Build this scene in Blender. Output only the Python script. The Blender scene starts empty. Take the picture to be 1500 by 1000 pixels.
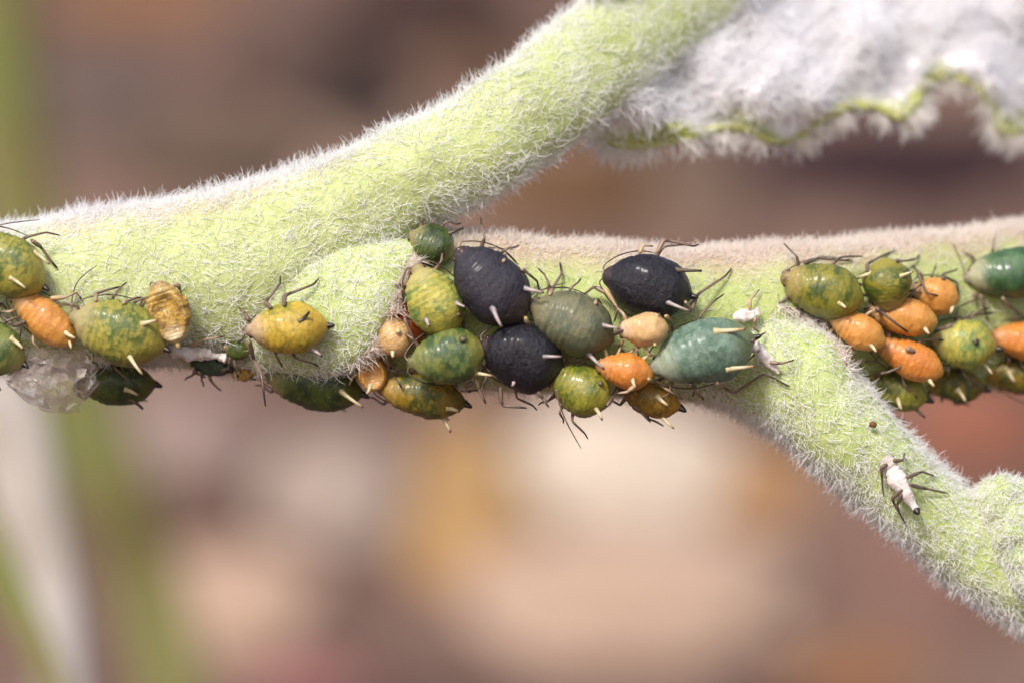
import bpy, math, random
import numpy as np
from mathutils import Vector, Matrix, noise as mnoise
from mathutils.bvhtree import BVHTree

random.seed(7)
R = math.radians
C = bpy.context.scene.collection
scene = bpy.context.scene

# ------------------------------------------------------------------ camera, sky, sun, exposure
# scale: one unit is about 1/15 of the width of the frame at the plane of the stem
CAM_D = 60.0
cam = bpy.data.cameras.new('camera')
cam_o = bpy.data.objects.new('camera', cam)
C.objects.link(cam_o)
cam_o.location = (0, -CAM_D, 0)
cam_o.rotation_euler = (R(90), 0, 0)
cam.sensor_width = 36
cam.lens = 36 * CAM_D / 15.0
cam.clip_start = 1
cam.clip_end = 5000
cam.dof.use_dof = True
cam.dof.focus_distance = CAM_D - 1.15
cam.dof.aperture_fstop = cam.lens * 1e-3 / 1.75
cam.dof.aperture_blades = 0
scene.camera = cam_o

SUN_EL, SUN_AZ = 40.0, -24.0     # azimuth measured from straight behind the camera, + = from the right
world = bpy.data.worlds.new('World')
scene.world = world
world.use_nodes = True
wn = world.node_tree
wn.nodes.clear()
w_out = wn.nodes.new('ShaderNodeOutputWorld')
w_bg = wn.nodes.new('ShaderNodeBackground')
w_sky = wn.nodes.new('ShaderNodeTexSky')
w_sky.sky_type = 'NISHITA'
w_sky.sun_disc = False
w_sky.sun_elevation = R(SUN_EL)
w_sky.sun_rotation = R(180 - SUN_AZ)
w_sky.dust_density = 3.0
w_sky.air_density = 1.0
w_bg.inputs['Strength'].default_value = 0.14
wn.links.new(w_sky.outputs[0], w_bg.inputs[0])
wn.links.new(w_bg.outputs[0], w_out.inputs[0])

sun = bpy.data.lights.new('sun', 'SUN')
sun.energy = 2.9
sun.angle = R(12)
sun.color = (1.0, 0.965, 0.925)
sun_o = bpy.data.objects.new('sun', sun)
C.objects.link(sun_o)
sd = Vector((math.sin(R(SUN_AZ)) * math.cos(R(SUN_EL)), -math.cos(R(SUN_AZ)) * math.cos(R(SUN_EL)), math.sin(R(SUN_EL))))
sun_o.location = sd * 80
sun_o.rotation_euler = (-sd).to_track_quat('-Z', 'Y').to_euler()

vs = scene.view_settings
vs.view_transform = 'Standard'
vs.look = 'None'
vs.gamma = 1.0
vs.exposure = 0.27
vs.use_curve_mapping = False
scene.cycles.use_denoising = True
scene.cycles.use_adaptive_sampling = True
scene.cycles.adaptive_threshold = 0.02
scene.cycles.max_bounces = 10
scene.cycles.diffuse_bounces = 6
scene.cycles.transparent_max_bounces = 16

# ------------------------------------------------------------------ helpers
def P(px, py, y=0.0):
    """point of the stem space: a place in the photograph carried to its own depth y"""
    k = (CAM_D + y) / CAM_D
    return Vector(((px - 750) / 100 * k, y, (500 - py) / 100 * k))

def s2l(c):
    if isinstance(c, str):
        c = c.lstrip('#')
        c = [int(c[i:i + 2], 16) / 255 for i in (0, 2, 4)]
    return tuple(((v / 12.92) if v <= 0.04045 else ((v + 0.055) / 1.055) ** 2.4) for v in c) + (1.0,)

def tag(o, label=None, cat=None, group=None, kind=None):
    if label: o['label'] = label
    if cat: o['category'] = cat
    if group: o['group'] = group
    if kind: o['kind'] = kind
    return o

def mesh_obj(name, verts, faces, mat, parent=None, smooth=True, attrs=None):
    me = bpy.data.meshes.new(name)
    me.from_pydata([tuple(v) for v in verts], [], [tuple(f) for f in faces])
    if smooth:
        me.polygons.foreach_set('use_smooth', [True] * len(me.polygons))
    for k, vals in (attrs or {}).items():
        a = me.attributes.new(k, 'FLOAT', 'POINT')
        a.data.foreach_set('value', np.asarray(vals, dtype=np.float32))
    me.update()
    if mat: me.materials.append(mat)
    o = bpy.data.objects.new(name, me)
    C.objects.link(o)
    if parent: o.parent = parent
    return o

def empty(name, loc=(0, 0, 0)):
    o = bpy.data.objects.new(name, None)
    o.empty_display_size = 0.1
    C.objects.link(o)
    o.matrix_basis = Matrix.Translation(loc)
    return o

def catmull(pts, n):
    pts = np.asarray(pts, float)
    m = len(pts)
    t = np.linspace(0, m - 1, n)
    i = np.clip(t.astype(int), 0, m - 2)
    f = (t - i)[:, None]
    p0 = pts[np.clip(i - 1, 0, m - 1)]; p1 = pts[i]; p2 = pts[i + 1]; p3 = pts[np.clip(i + 2, 0, m - 1)]
    return 0.5 * ((2 * p1) + (-p0 + p2) * f + (2 * p0 - 5 * p1 + 4 * p2 - p3) * f ** 2 + (-p0 + 3 * p1 - 3 * p2 + p3) * f ** 3)

# ------------------------------------------------------------------ node helpers
class NT:
    def __init__(self, name):
        self.m = bpy.data.materials.new(name)
        self.m.use_nodes = True
        self.t = self.m.node_tree
        self.t.nodes.clear()
        self.out = self.t.nodes.new('ShaderNodeOutputMaterial')
    def n(self, typ, **kw):
        nd = self.t.nodes.new(typ)
        for k, v in kw.items():
            if k.startswith('i_'):
                nd.inputs[k[2:].replace('_', ' ')].default_value = v
            else:
                setattr(nd, k, v)
        return nd
    def l(self, a, b):
        self.t.links.new(a, b)
    def ramp(self, fac, stops):
        r = self.n('ShaderNodeValToRGB')
        e = r.color_ramp.elements
        while len(e) < len(stops): e.new(0.5)
        for el, (p, c) in zip(e, stops):
            el.position = p; el.color = c if len(c) == 4 else tuple(c) + (1,)
        self.l(fac, r.inputs[0])
        return r.outputs[0]
    def mix(self, fac, a, b, mode='MIX'):
        m = self.n('ShaderNodeMix', data_type='RGBA', blend_type=mode)
        for sock, v in ((m.inputs[0], fac), (m.inputs[6], a), (m.inputs[7], b)):
            if isinstance(v, (int, float, tuple, list)): sock.default_value = v
            else: self.l(v, sock)
        return m.outputs[2]
    def noise(self, vec, scale, detail=3, rough=0.5):
        nz = self.n('ShaderNodeTexNoise', i_Scale=scale, i_Detail=detail, i_Roughness=rough)
        if vec is not None: self.l(vec, nz.inputs['Vector'])
        return nz.outputs['Fac']
    def smooth(self, fac, a, b):
        m = self.n('ShaderNodeMapRange', interpolation_type='SMOOTHSTEP')
        m.inputs['From Min'].default_value = a; m.inputs['From Max'].default_value = b
        self.l(fac, m.inputs['Value'])
        return m.outputs[0]
    def math(self, op, a, b=0.0):
        m = self.n('ShaderNodeMath', operation=op)
        for s, v in ((m.inputs[0], a), (m.inputs[1], b)):
            if isinstance(v, (int, float)): s.default_value = v
            else: self.l(v, s)
        return m.outputs[0]
    def attr(self, name):
        return self.n('ShaderNodeAttribute', attribute_name=name).outputs['Fac']
    def obj_coord(self, shift=True):
        tc = self.n('ShaderNodeTexCoord').outputs['Object']
        if not shift: return tc
        oi = self.n('ShaderNodeObjectInfo').outputs['Random']
        sc = self.math('MULTIPLY', oi, 60.0)
        cb = self.n('ShaderNodeCombineXYZ')
        for i in range(3): self.l(sc, cb.inputs[i])
        va = self.n('ShaderNodeVectorMath', operation='ADD')
        self.l(tc, va.inputs[0]); self.l(cb.outputs[0], va.inputs[1])
        return va.outputs[0]
    def bump(self, h, strength, dist):
        b = self.n('ShaderNodeBump', i_Strength=strength, i_Distance=dist)
        self.l(h, b.inputs['Height'])
        return b.outputs[0]
    def principled(self, col, rough=0.5, normal=None, sss=0.0, sss_r=(0.3, 0.3, 0.1), sss_scale=0.1, coat=0.0, spec=0.5, sheen=0.0):
        p = self.n('ShaderNodeBsdfPrincipled')
        if isinstance(col, tuple): p.inputs['Base Color'].default_value = col
        else: self.l(col, p.inputs['Base Color'])
        if isinstance(rough, (int, float)): p.inputs['Roughness'].default_value = rough
        else: self.l(rough, p.inputs['Roughness'])
        p.inputs['Specular IOR Level'].default_value = spec
        p.inputs['Subsurface Weight'].default_value = sss
        p.inputs['Subsurface Radius'].default_value = sss_r
        p.inputs['Subsurface Scale'].default_value = sss_scale
        p.inputs['Coat Weight'].default_value = coat
        p.inputs['Coat Roughness'].default_value = 0.17
        if normal is not None: self.l(normal, p.inputs['Normal'])
        return p
    def done(self, shader):
        self.l(shader, self.out.inputs['Surface'])
        return self.m

def hair_mat(name, col, trans=0.4, clear=0.12):
    t = NT(name)
    hi = t.n('ShaderNodeHairInfo')
    c = t.mix(t.math('MULTIPLY', hi.outputs['Random'], 0.25), s2l(col), (0.72, 0.70, 0.64, 1))
    p = t.principled(c, 0.38, spec=0.5)
    tr = t.n('ShaderNodeBsdfTranslucent')
    t.l(c, tr.inputs[0])
    mx = t.n('ShaderNodeMixShader'); mx.inputs[0].default_value = trans
    t.l(p.outputs[0], mx.inputs[1]); t.l(tr.outputs[0], mx.inputs[2])
    if clear <= 0: return t.done(mx.outputs[0])
    tp = t.n('ShaderNodeBsdfTransparent')
    m2 = t.n('ShaderNodeMixShader'); m2.inputs[0].default_value = clear
    t.l(mx.outputs[0], m2.inputs[1]); t.l(tp.outputs[0], m2.inputs[2])
    return t.done(m2.outputs[0])

def skin_mat(name, c1, c2, tint):
    """plant skin: mottled green with a pinkish tint where the attribute 'tint' says so"""
    t = NT(name)
    oc = t.obj_coord(False)
    n1 = t.noise(oc, 1.6, 4, 0.6)
    n2 = t.noise(oc, 11.0, 3, 0.6)
    base = t.mix(t.smooth(n1, 0.3, 0.7), s2l(c1), s2l(c2))
    base = t.mix(t.math('MULTIPLY', t.smooth(n2, 0.45, 0.75), 0.45), base, s2l('#86984e'))
    tn = t.math('MULTIPLY', t.attr('tint'), t.smooth(n1, 0.15, 0.6))
    base = t.mix(tn, base, s2l(tint))
    nb = t.noise(oc, 26.0, 3, 0.6)
    p = t.principled(base, 0.5, t.bump(nb, 0.5, 0.03), sss=0.35, sss_r=(0.35, 0.45, 0.12), sss_scale=0.25, spec=0.3)
    return t.done(p.outputs[0])

# ------------------------------------------------------------------ the setting: earth bank far behind the stem
def build_ground():
    prof = [(-900, -26), (-300, -26), (120, -26), (160, -25), (178, -20), (190, -9), (202, 4), (215, 18), (232, 34), (255, 50), (300, 64), (420, 72), (1200, 80)]
    ys = np.array([p[0] for p in prof]); zs = np.array([p[1] for p in prof])
    vy = np.concatenate([np.linspace(-900, 140, 14), np.linspace(148, 260, 70), np.linspace(280, 1200, 10)])
    vx = np.concatenate([np.linspace(-1000, -90, 12), np.linspace(-80, 80, 90), np.linspace(90, 1000, 12)])
    V = []
    for y in vy:
        z = float(np.interp(y, ys, zs))
        for x in vx:
            d = mnoise.fractal((x * .07, y * .07, 3.1), 0.9, 2.0, 4) * 1.6 + mnoise.noise((x * .03, y * .03, 8)) * 2
            V.append((x, y - d * (0.7 if 150 < y < 270 else 0), z + d * 0.7))
    nx = len(vx)
    F = [(j * nx + i, j * nx + i + 1, (j + 1) * nx + i + 1, (j + 1) * nx + i) for j in range(len(vy) - 1) for i in range(nx - 1)]
    t = NT('brown_earth')
    oc = t.obj_coord(False)
    n1 = t.noise(oc, 0.05, 3, 0.55)
    n2 = t.noise(oc, 0.3, 5, 0.65)
    col = t.ramp(n1, [(0.30, s2l('#3e302c')), (0.48, s2l('#5e4a42')), (0.62, s2l('#745e52')), (0.75, s2l('#8a7462'))])
    col = t.mix(t.math('MULTIPLY', n2, 0.4), col, s2l('#6a5048'))
    p = t.principled(col, 0.9, t.bump(n2, 0.6, 0.6), spec=0.2)
    o = mesh_obj('ground', V, F, t.done(p.outputs[0]))
    tag(o, 'brown earth bank far out of focus behind the stem', None, None, 'structure')
    return o, BVHTree.FromPolygons(V, F)

ground_o, ground_bvh = build_ground()
CAM = Vector((0, -CAM_D, 0))

def ground_hit(px, py):
    h = ground_bvh.ray_cast(CAM, (P(px, py) - CAM).normalized())
    return h[0]

def ico(sub):
    import bmesh
    bm = bmesh.new()
    bmesh.ops.create_icosphere(bm, subdivisions=sub, radius=1)
    V = [v.co.copy() for v in bm.verts]
    F = [tuple(v.index for v in f.verts) for f in bm.faces]
    bm.free()
    return V, F
ICO_V, ICO_F = ico(4)

def stone_mat(name, col, gain):
    t = NT(name)
    oc = t.obj_coord()
    n1 = t.noise(oc, 0.35, 4, 0.6)
    c = s2l(col)
    g_ = sum(c[:3]) / 3
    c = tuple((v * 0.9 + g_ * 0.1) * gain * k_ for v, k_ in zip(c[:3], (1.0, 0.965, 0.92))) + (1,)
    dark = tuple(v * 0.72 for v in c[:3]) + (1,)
    p = t.principled(t.mix(n1, c, dark), 0.85, t.bump(n1, 0.5, 0.5), spec=0.25)
    return t.done(p.outputs[0])

def stone(name, label, px, py, rx, ry, col, depth=0.45, seed=0, cat='stone', rough=0.22):
    h = ground_hit(px, py)
    k = (CAM_D + h.y) / CAM_D / 100
    o_ = Vector((seed * 3.7, seed * 1.3, 0))
    V = []
    for v in ICO_V:
        d = 1 + rough * mnoise.fractal(v * 1.3 + o_, 0.8, 2.0, 3) + 0.05 * mnoise.noise(v * 5 + o_)
        V.append(Vector((v.x * rx * k * d, v.y * (rx + ry) * 0.5 * k * depth * d, v.z * ry * k * d)))
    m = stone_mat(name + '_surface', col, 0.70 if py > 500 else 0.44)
    o = mesh_obj(name, V, ICO_F, m)
    o.matrix_basis = Matrix.Translation(h) @ Matrix.Rotation(R(-24), 4, 'X')
    tag(o, label, cat, 'stones and litter on the bank')
    return o

S = stone
S('stone', 'large cream stone out of focus below the aphids, palest of all', 905, 710, 190, 125, '#ead9c8', seed=1)
S('stone', 'broad peach stone out of focus below the cream stone', 930, 900, 280, 140, '#cfb09c', seed=2)
S('dry_leaf', 'ochre dry leaf out of focus left of the cream stone', 685, 810, 90, 200, '#c49a62', 0.25, 3, 'dry leaf')
S('stone', 'grey stone out of focus left of the ochre leaf', 490, 740, 120, 110, '#baa79c', seed=4)
S('stone', 'peach pink stone out of focus at lower left beside the grass blade', 345, 895, 135, 105, '#d2b09a', seed=5)
S('petal', 'rose coloured petal out of focus at the bottom edge under the peach pink stone', 450, 1015, 90, 45, '#ac6c70', 0.25, 6, 'petal')
S('stone', 'mauve stone out of focus just below the left aphids', 265, 655, 115, 75, '#ae9690', seed=7)
S('clod', 'dark brown clod out of focus between mauve and peach pink stones', 305, 770, 75, 70, '#6a4c42', 0.3, 8, 'clod')
S('stone', 'purplish grey stone out of focus right under the black aphids', 720, 610, 150, 55, '#84695f', 0.3, 9)
S('dry_leaf', 'ochre brown dry leaf out of focus between cream stone and lower petiole', 1130, 735, 85, 85, '#b5895c', 0.25, 10, 'dry leaf')
S('clod', 'mauve brown clod out of focus under the lower fork', 1110, 630, 110, 55, '#735548', 0.3, 11, 'clod')
S('stone', 'dusky mauve stone out of focus beneath the lower petiole', 1370, 860, 130, 140, '#8e6a60', seed=12)
S('dry_leaf', 'orange brown dry leaf out of focus at the bottom edge on the right', 1270, 1000, 120, 50, '#9c6a40', 0.25, 13, 'dry leaf')
S('stone', 'brick red stone out of focus above the lower petiole at right', 1430, 640, 120, 90, '#a4664f', seed=14)
S('clod', 'dark purple clod out of focus under the leaf at right', 1330, 255, 240, 95, '#4e333a', 0.3, 15, 'clod')
S('stone', 'tan stone out of focus between upper petiole and stem', 830, 280, 150, 75, '#9c7452', seed=16)
S('stone', 'rosy tan stone out of focus below the left end of leaf', 1010, 305, 90, 65, '#a58a76', seed=17)
S('clod', 'blackish clod out of focus above the upper petiole', 535, 165, 85, 80, '#2c2422', 0.3, 18, 'clod')
S('clod', 'dark maroon clod out of focus at the top edge in the middle', 640, 25, 150, 75, '#4a2f2e', 0.3, 19, 'clod')
S('stone', 'brown stone out of focus at the top beside the upper petiole', 690, 115, 70, 65, '#84634c', seed=20)
S('stone', 'mauve brown stone out of focus left of the blackish clod', 410, 115, 115, 90, '#80645c', seed=21)
S('stone', 'greyish mauve stone out of focus at upper left beside the grass blade', 150, 165, 105, 105, '#8d7770', seed=22)
S('dry_leaf', 'orange tan dry leaf out of focus along the top edge at left', 250, 5, 170, 50, '#bd8458', 0.25, 23, 'dry leaf')
S('stone', 'taupe stone out of focus just above the left part of stem', 310, 240, 140, 75, '#8a7262', seed=24)

def ribbon(name, label, cat, pts, y0, y1, widths, mat, thick=0.25, fold=0.35):
    """long narrow leaf blade with thickness and a folded middle"""
    pts = np.asarray([list(P(a, b, y0 + (y1 - y0) * i / (len(pts) - 1))) for i, (a, b) in enumerate(pts)])
    n = 40
    c = catmull(pts, n)
    w = np.interp(np.linspace(0, 1, n), np.linspace(0, 1, len(widths)), widths)
    V, F = [], []
    K = 10
    for i in range(n):
        tvec = Vector(c[min(i + 1, n - 1)] - c[max(i - 1, 0)]).normalized()
        side = tvec.cross(Vector((0, 1, 0))).normalized()
        for k in range(K):
            a = 2 * math.pi * k / K
            u = math.cos(a)
            V.append(Vector(c[i]) + side * (u * w[i]) + Vector((0, 1, 0)) * (math.sin(a) * thick + fold * abs(u) * w[i]))
    for i in range(n - 1):
        for k in range(K):
            F.append((i * K + k, i * K + (k + 1) % K, (i + 1) * K + (k + 1) % K, (i + 1) * K + k))
    F.append(tuple(range(K))); F.append(tuple(reversed(range((n - 1) * K, n * K))))
    o = mesh_obj(name, V, F, mat)
    tag(o, label, cat)
    return o

def blade_mat(name, ca, cb, scale=0.25):
    t = NT(name)
    oc = t.obj_coord(False)
    c = t.mix(t.smooth(t.noise(oc, scale, 2), 0.35, 0.65), s2l(ca), s2l(cb))
    p = t.principled(c, 0.55, sss=0.2, sss_r=(0.3, 0.5, 0.1), sss_scale=0.5, spec=0.3)
    return t.done(p.outputs[0])

ribbon('grass_blade', 'green grass blade out of focus along the left edge, passing behind the stem', 'grass blade',
       [(-25, -120), (-5, 100), (22, 300), (80, 520), (160, 720), (215, 860), (275, 1120)], 90, 105, [1.4, 1.5, 1.6, 1.7, 1.6, 1.4, 1.2],
       blade_mat('grass_blade_surface', '#8d9258', '#958c5c'))
ribbon('woolly_leaf', 'pale grey woolly leaf out of focus at the lower left corner', 'leaf',
       [(-60, 520), (10, 620), (45, 760), (78, 900), (100, 1100)], 34, 36, [1.0, 0.95, 0.85, 0.7, 0.6],
       blade_mat('woolly_leaf_surface', '#d2cac4', '#bdb2a8'), 0.2, 0.2)
ribbon('leaf_tip', 'green leaf out of focus at the lower left edge, in front of the woolly leaf', 'leaf',
       [(-90, 640), (-18, 790), (22, 880), (60, 960), (100, 1060)], 30, 30, [0.36, 0.4, 0.38, 0.33, 0.25],
       blade_mat('leaf_tip_surface', '#74803e', '#827c50'), 0.15, 0.2)

# ------------------------------------------------------------------ the plant
def loft(stations, rings=90, K=64, rough=0.03, seed=0, tint=None, cap_in=0.0, y_flat=None):
    """stations: (top px, top py, bottom px, bottom py, centre depth, depth radius)"""
    st = catmull(stations, rings)
    V, tin = [], []
    cs = []
    for i in range(rings):
        tx, ty, bx, by, yc, ry = st[i]
        T = P(tx, ty, yc); B = P(bx, by, yc)
        c = (T + B) / 2; u = (T - B) / 2
        cs.append(c)
        for k in range(K):
            a = 2 * math.pi * k / K
            s, co = math.sin(a), math.cos(a)
            p = c + u * s + Vector((0, -1, 0)) * (ry * math.copysign(abs(co) ** 0.72, co))
            nrm = (u.normalized() * s + Vector((0, -1, 0)) * co)
            d = rough * mnoise.fractal(p * 1.1 + Vector((seed * 7.1, 0, 0)), 0.7, 2.0, 4) + rough * 0.35 * mnoise.noise(p * 5.0)
            V.append(p + nrm * d)
            tin.append(tint(tx, s, co) if tint else 0.0)
    F, tan = [], []
    for i in range(rings - 1):
        tv = (cs[i + 1] - cs[i]).normalized()
        for k in range(K):
            F.append((i * K + k, (i + 1) * K + k, (i + 1) * K + (k + 1) % K, i * K + (k + 1) % K)); tan.append(tv)
    for end in (0, rings - 1):
        c = cs[end]
        nv = (cs[1] - cs[0]).normalized() if end == 0 else (cs[-1] - cs[-2]).normalized()
        V.append(c + nv * (cap_in if end else -cap_in)); tin.append(1.0 if cap_in else 0)
        ci = len(V) - 1
        for k in range(K):
            f = (end * K + k, end * K + (k + 1) % K, ci)
            F.append(f[::-1] if end else f); tan.append(nv)
    return V, F, tin, tan

def sm(a, b, x):
    t = min(1, max(0, (x - a) / (b - a)))
    return t * t * (3 - 2 * t)

# --- stations
stem_st = [(-170, 355, -170, 540, .25, .95), (0, 350, 0, 538, .25, .95), (200, 350, 200, 536, .25, .95), (400, 352, 400, 545, .25, .95),
           (560, 340, 560, 560, .25, 1.05), (680, 345, 680, 568, .2, 1.1), (850, 358, 850, 576, .25, 1.12), (1000, 366, 1000, 585, .4, 1.15),
           (1150, 360, 1150, 590, .55, 1.15), (1300, 350, 1300, 580, 1.1, 1.15), (1450, 334, 1450, 568, 1.9, 1.15), (1680, 314, 1680, 560, 3.2, 1.15)]
petA_st = [(-190, 352, -190, 530, -.05, .95), (0, 333, 0, 536, -.05, 1.0), (140, 311, 150, 535, -.05, 1.05), (262, 294, 290, 515, -.08, 1.05), (350, 274, 385, 505, -.14, 1.04),
           (445, 245, 495, 418, -.16, .92), (560, 198, 622, 338, -.18, .78), (672, 141, 752, 268, .02, .78), (765, 75, 854, 198, .5, .76),
           (855, 2, 948, 126, 1.3, .74), (960, -70, 1050, 45, 2.5, .70), (1080, -160, 1180, -40, 4.0, .6)]
flapA_st = [(180, 400, 190, 505, .7, .75), (260, 375, 262, 520, .45, .9), (350, 352, 340, 538, .12, .95), (440, 345, 410, 547, -.16, .93), (520, 348, 465, 550, -.40, .84),
            (582, 348, 512, 545, -.56, .74), (613, 350, 540, 528, -.60, .64), (618, 364, 560, 502, -.58, .50)]
petC_st = [(985, 470, 950, 545, .75, .9), (1080, 452, 1020, 574, .42, 1.0), (1150, 446, 1080, 602, .14, 1.0), (1212, 486, 1140, 642, -.12, .95), (1252, 546, 1196, 687, -.25, .85),
           (1302, 610, 1262, 742, -.22, .74), (1362, 670, 1328, 800, -.1, .70), (1434, 736, 1408, 866, .1, .70), (1526, 816, 1504, 926, .4, .68), (1640, 905, 1620, 1010, .9, .65)]
lobe_st = [(1418, 745, 1424, 775, -.1, .2), (1434, 712, 1452, 812, -.25, .32), (1462, 698, 1490, 862, -.38, .40), (1500, 706, 1530, 900, -.4, .42), (1560, 730, 1590, 940, -.4, .55), (1640, 800, 1660, 960, -.1, .4)]

stem_tint = lambda tx, s, co: 0.85 * sm(0.45, 0.9, s) * sm(560, 720, tx) if tx < 1700 else 0
petA_tint = lambda tx, s, co: 0.55 * sm(0.55, 0.95, s) * (1 - sm(330, 620, tx)) + 0.12
flap_tint = lambda tx, s, co: 0.0
lobe_tint = lambda tx, s, co: 0.1

plant = empty('woolly_plant', (0, 0.3, -1.0))
tag(plant, 'pale green woolly plant stem with two hairy petioles and a white felted leaf', 'plant')
PM = Matrix.Translation((0, 0.3, -1.0)).inverted()

m_stem = skin_mat('stem_skin', '#b4be7c', '#a5b166', '#b4968a')
m_pet = skin_mat('petiole_skin', '#bcc789', '#adba70', '#c2a69a')
m_lobe = skin_mat('lobe_skin', '#b0be80', '#98aa60', '#c6aa9c')

lofts = {}
for nm, st, rings, tf, m, rough, sd_, cap in (('stem', stem_st, 140, stem_tint, m_stem, .035, 1, 0), ('upper_petiole', petA_st, 130, petA_tint, m_pet, .045, 2, 0),
                                ('leaf_base', flapA_st, 70, flap_tint, m_pet, .05, 3, -.25), ('lower_petiole', petC_st, 110, flap_tint, m_pet, .045, 4, 0), ('leaf_lobe', lobe_st, 60, lobe_tint, m_lobe, .13, 5, 0)):
    V, F, tin, tan = loft(st, rings, 64, rough, sd_, tf, cap)
    o = mesh_obj(nm, [PM @ v for v in V], F, m, plant, True, {'tint': tin})
    lofts[nm] = (V, F, tan, o)

# torn rim of the two leaf bases: a thin dried edge
def tube(pts, radii, K=8, cap=True):
    pts = [Vector(p) for p in pts]
    V, F, par = [], [], []
    n = len(pts)
    ref = None
    for i in range(n):
        t = (pts[min(i + 1, n - 1)] - pts[max(i - 1, 0)]).normalized()
        if ref is None:
            ref = t.orthogonal().normalized()
        ref = (ref - t * ref.dot(t)).normalized()
        b = t.cross(ref)
        for k in range(K):
            a = 2 * math.pi * k / K
            V.append(pts[i] + (ref * math.cos(a) + b * math.sin(a)) * radii[i]); par.append(i / (n - 1))
    for i in range(n - 1):
        for k in range(K):
            F.append((i * K + k, i * K + (k + 1) % K, (i + 1) * K + (k + 1) % K, (i + 1) * K + k))
    if cap:
        V.append(pts[0]); par.append(0); V.append(pts[-1]); par.append(1)
        for k in range(K):
            F.append((k, len(V) - 2, (k + 1) % K)); F.append(((n - 1) * K + k, (n - 1) * K + (k + 1) % K, len(V) - 1))
    return V, F, par

plant_V, plant_F = [], []
for nm in lofts:
    V, F, _, _ = lofts[nm]
    off = len(plant_V)
    plant_V += V; plant_F += [tuple(i + off for i in f) for f in F]
plant_bvh = BVHTree.FromPolygons(plant_V, plant_F)

def surf(px, py, default=None):
    h = plant_bvh.ray_cast(CAM, (P(px, py) - CAM).normalized())
    return h[0].y if h[0] is not None else default

t = NT('dried_rim')
oc = t.obj_coord(False)
p_ = t.principled(t.ramp(t.noise(oc, 6, 4), [(0.35, s2l('#8a5a40')), (0.5, s2l('#cdb09c')), (0.65, s2l('#e6d8cc'))]), 0.7, t.bump(t.noise(oc, 18, 3), 0.8, 0.04))
m_rim = t.done(p_.outputs[0])

def rim(path, rad, dz, seed):
    c = catmull([list(P(a, b, surf(a, b, 0) + dz)) for a, b in path], 40)
    pts, rr = [], []
    for i, p in enumerate(c):
        v = Vector(p)
        pts.append(v + Vector((mnoise.noise(v * 6), mnoise.noise(v * 6 + Vector((9, 0, 0))), mnoise.noise(v * 6 + Vector((0, 9, 0))))) * 0.05)
        rr.append(rad * (0.55 + 0.6 * abs(mnoise.noise(v * 4 + Vector((seed, 0, 0))))) * math.sin(math.pi * (0.06 + 0.88 * i / 39)) ** 0.5)
    return tube(pts, rr, 8)

rims = {}
for nm, par, path, rad, seed in (('torn_edge', 'leaf_base', [(614, 352), (606, 380), (594, 410), (582, 440), (568, 470), (548, 505), (520, 532)], .10, 2),
                                 ('torn_edge', 'lower_petiole', [(1140, 450), (1176, 462), (1206, 484), (1230, 515), (1246, 546)], .05, 5)):
    V, F, _ = rim(path, rad, -0.02, seed)
    mesh_obj(nm, [PM @ v for v in V], F, m_rim, lofts[par][3])
    tan = [Vector((1, 0, 0))] * len(F)
    rims[par] = (V, F, tan)

# --- the felted leaf at upper right: blade with scalloped margin, woolly underside towards us
margin_px = [(836, 150), (862, 190), (900, 212), (950, 214), (1000, 205), (1045, 192), (1090, 190), (1130, 208), (1165, 204), (1195, 180), (1235, 160), (1280, 158), (1318, 172),
             (1338, 150), (1352, 122), (1385, 112), (1425, 124), (1448, 152), (1462, 188), (1490, 196), (1540, 190), (1620, 205)]
NU, NV = 150, 46
mc = catmull([(a, b, 0) for a, b in margin_px], NU)
LV, Ltin = [], []
for j in range(NV):
    v = j / (NV - 1)
    for i in range(NU):
        u = i / (NU - 1)
        mx_, my_ = mc[i][0], mc[i][1]
        topx, topy = 900 + 900 * u, -260 - 90 * u
        px_ = mx_ + (topx - mx_) * v; py_ = my_ + (topy - my_) * v
        y = 0.5 + 4.1 * u ** 0.8 + 3.2 * v * (0.35 + 0.65 * min(1, u * 2.5))
        roll = math.exp(-v * 22)
        y += -0.12 + 0.30 * roll * (1 + 0.5 * math.sin(u * 21))
        q = Vector((px_ * .011, py_ * .011, 4.2))
        y += 0.62 * mnoise.fractal(q, 0.7, 2.0, 5) * (1 - 0.6 * roll)
        gm = 0.5 + 1.3 * mnoise.noise(Vector((px_ * .013, 2.2, 0)))
        LV.append(P(px_, py_, y)); Ltin.append(max(0.0, min(1.0, (1.5 - v * 15) * min(1.2, max(0.2, gm + .3)))))
LF = [(j * NU + i, j * NU + i + 1, (j + 1) * NU + i + 1, (j + 1) * NU + i) for j in range(NV - 1) for i in range(NU - 1)]
# back side for thickness
nb = len(LV)
LV2 = LV + [v + Vector((0, 0.14, 0.02)) for v in LV]
LF2 = LF + [tuple(reversed([k + nb for k in f])) for f in LF]
for i in range(NU - 1):
    LF2.append((i + 1, i, nb + i, nb + i + 1)); a = (NV - 1) * NU
    LF2.append((a + i, a + i + 1, nb + a + i + 1, nb + a + i))
for j in range(NV - 1):
    LF2.append((j * NU, (j + 1) * NU, nb + (j + 1) * NU, nb + j * NU)); a = NU - 1
    LF2.append(((j + 1) * NU + a, j * NU + a, nb + j * NU + a, nb + (j + 1) * NU + a))
t = NT('leaf_underside')
oc = t.obj_coord(False)
cl = t.mix(t.smooth(t.noise(oc, 1.3, 4, 0.6), 0.35, 0.7), s2l('#f6f4f8'), s2l('#e8e0e6'))
cl = t.mix(t.smooth(t.attr('tint'), 0.3, 0.9), cl, s2l('#aeb658'))
p_ = t.principled(cl, 0.8, t.bump(t.noise(oc, 9, 4), 0.6, 0.08), sss=0.2, sss_r=(.4, .4, .3), sss_scale=0.2, spec=0.2)
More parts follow.
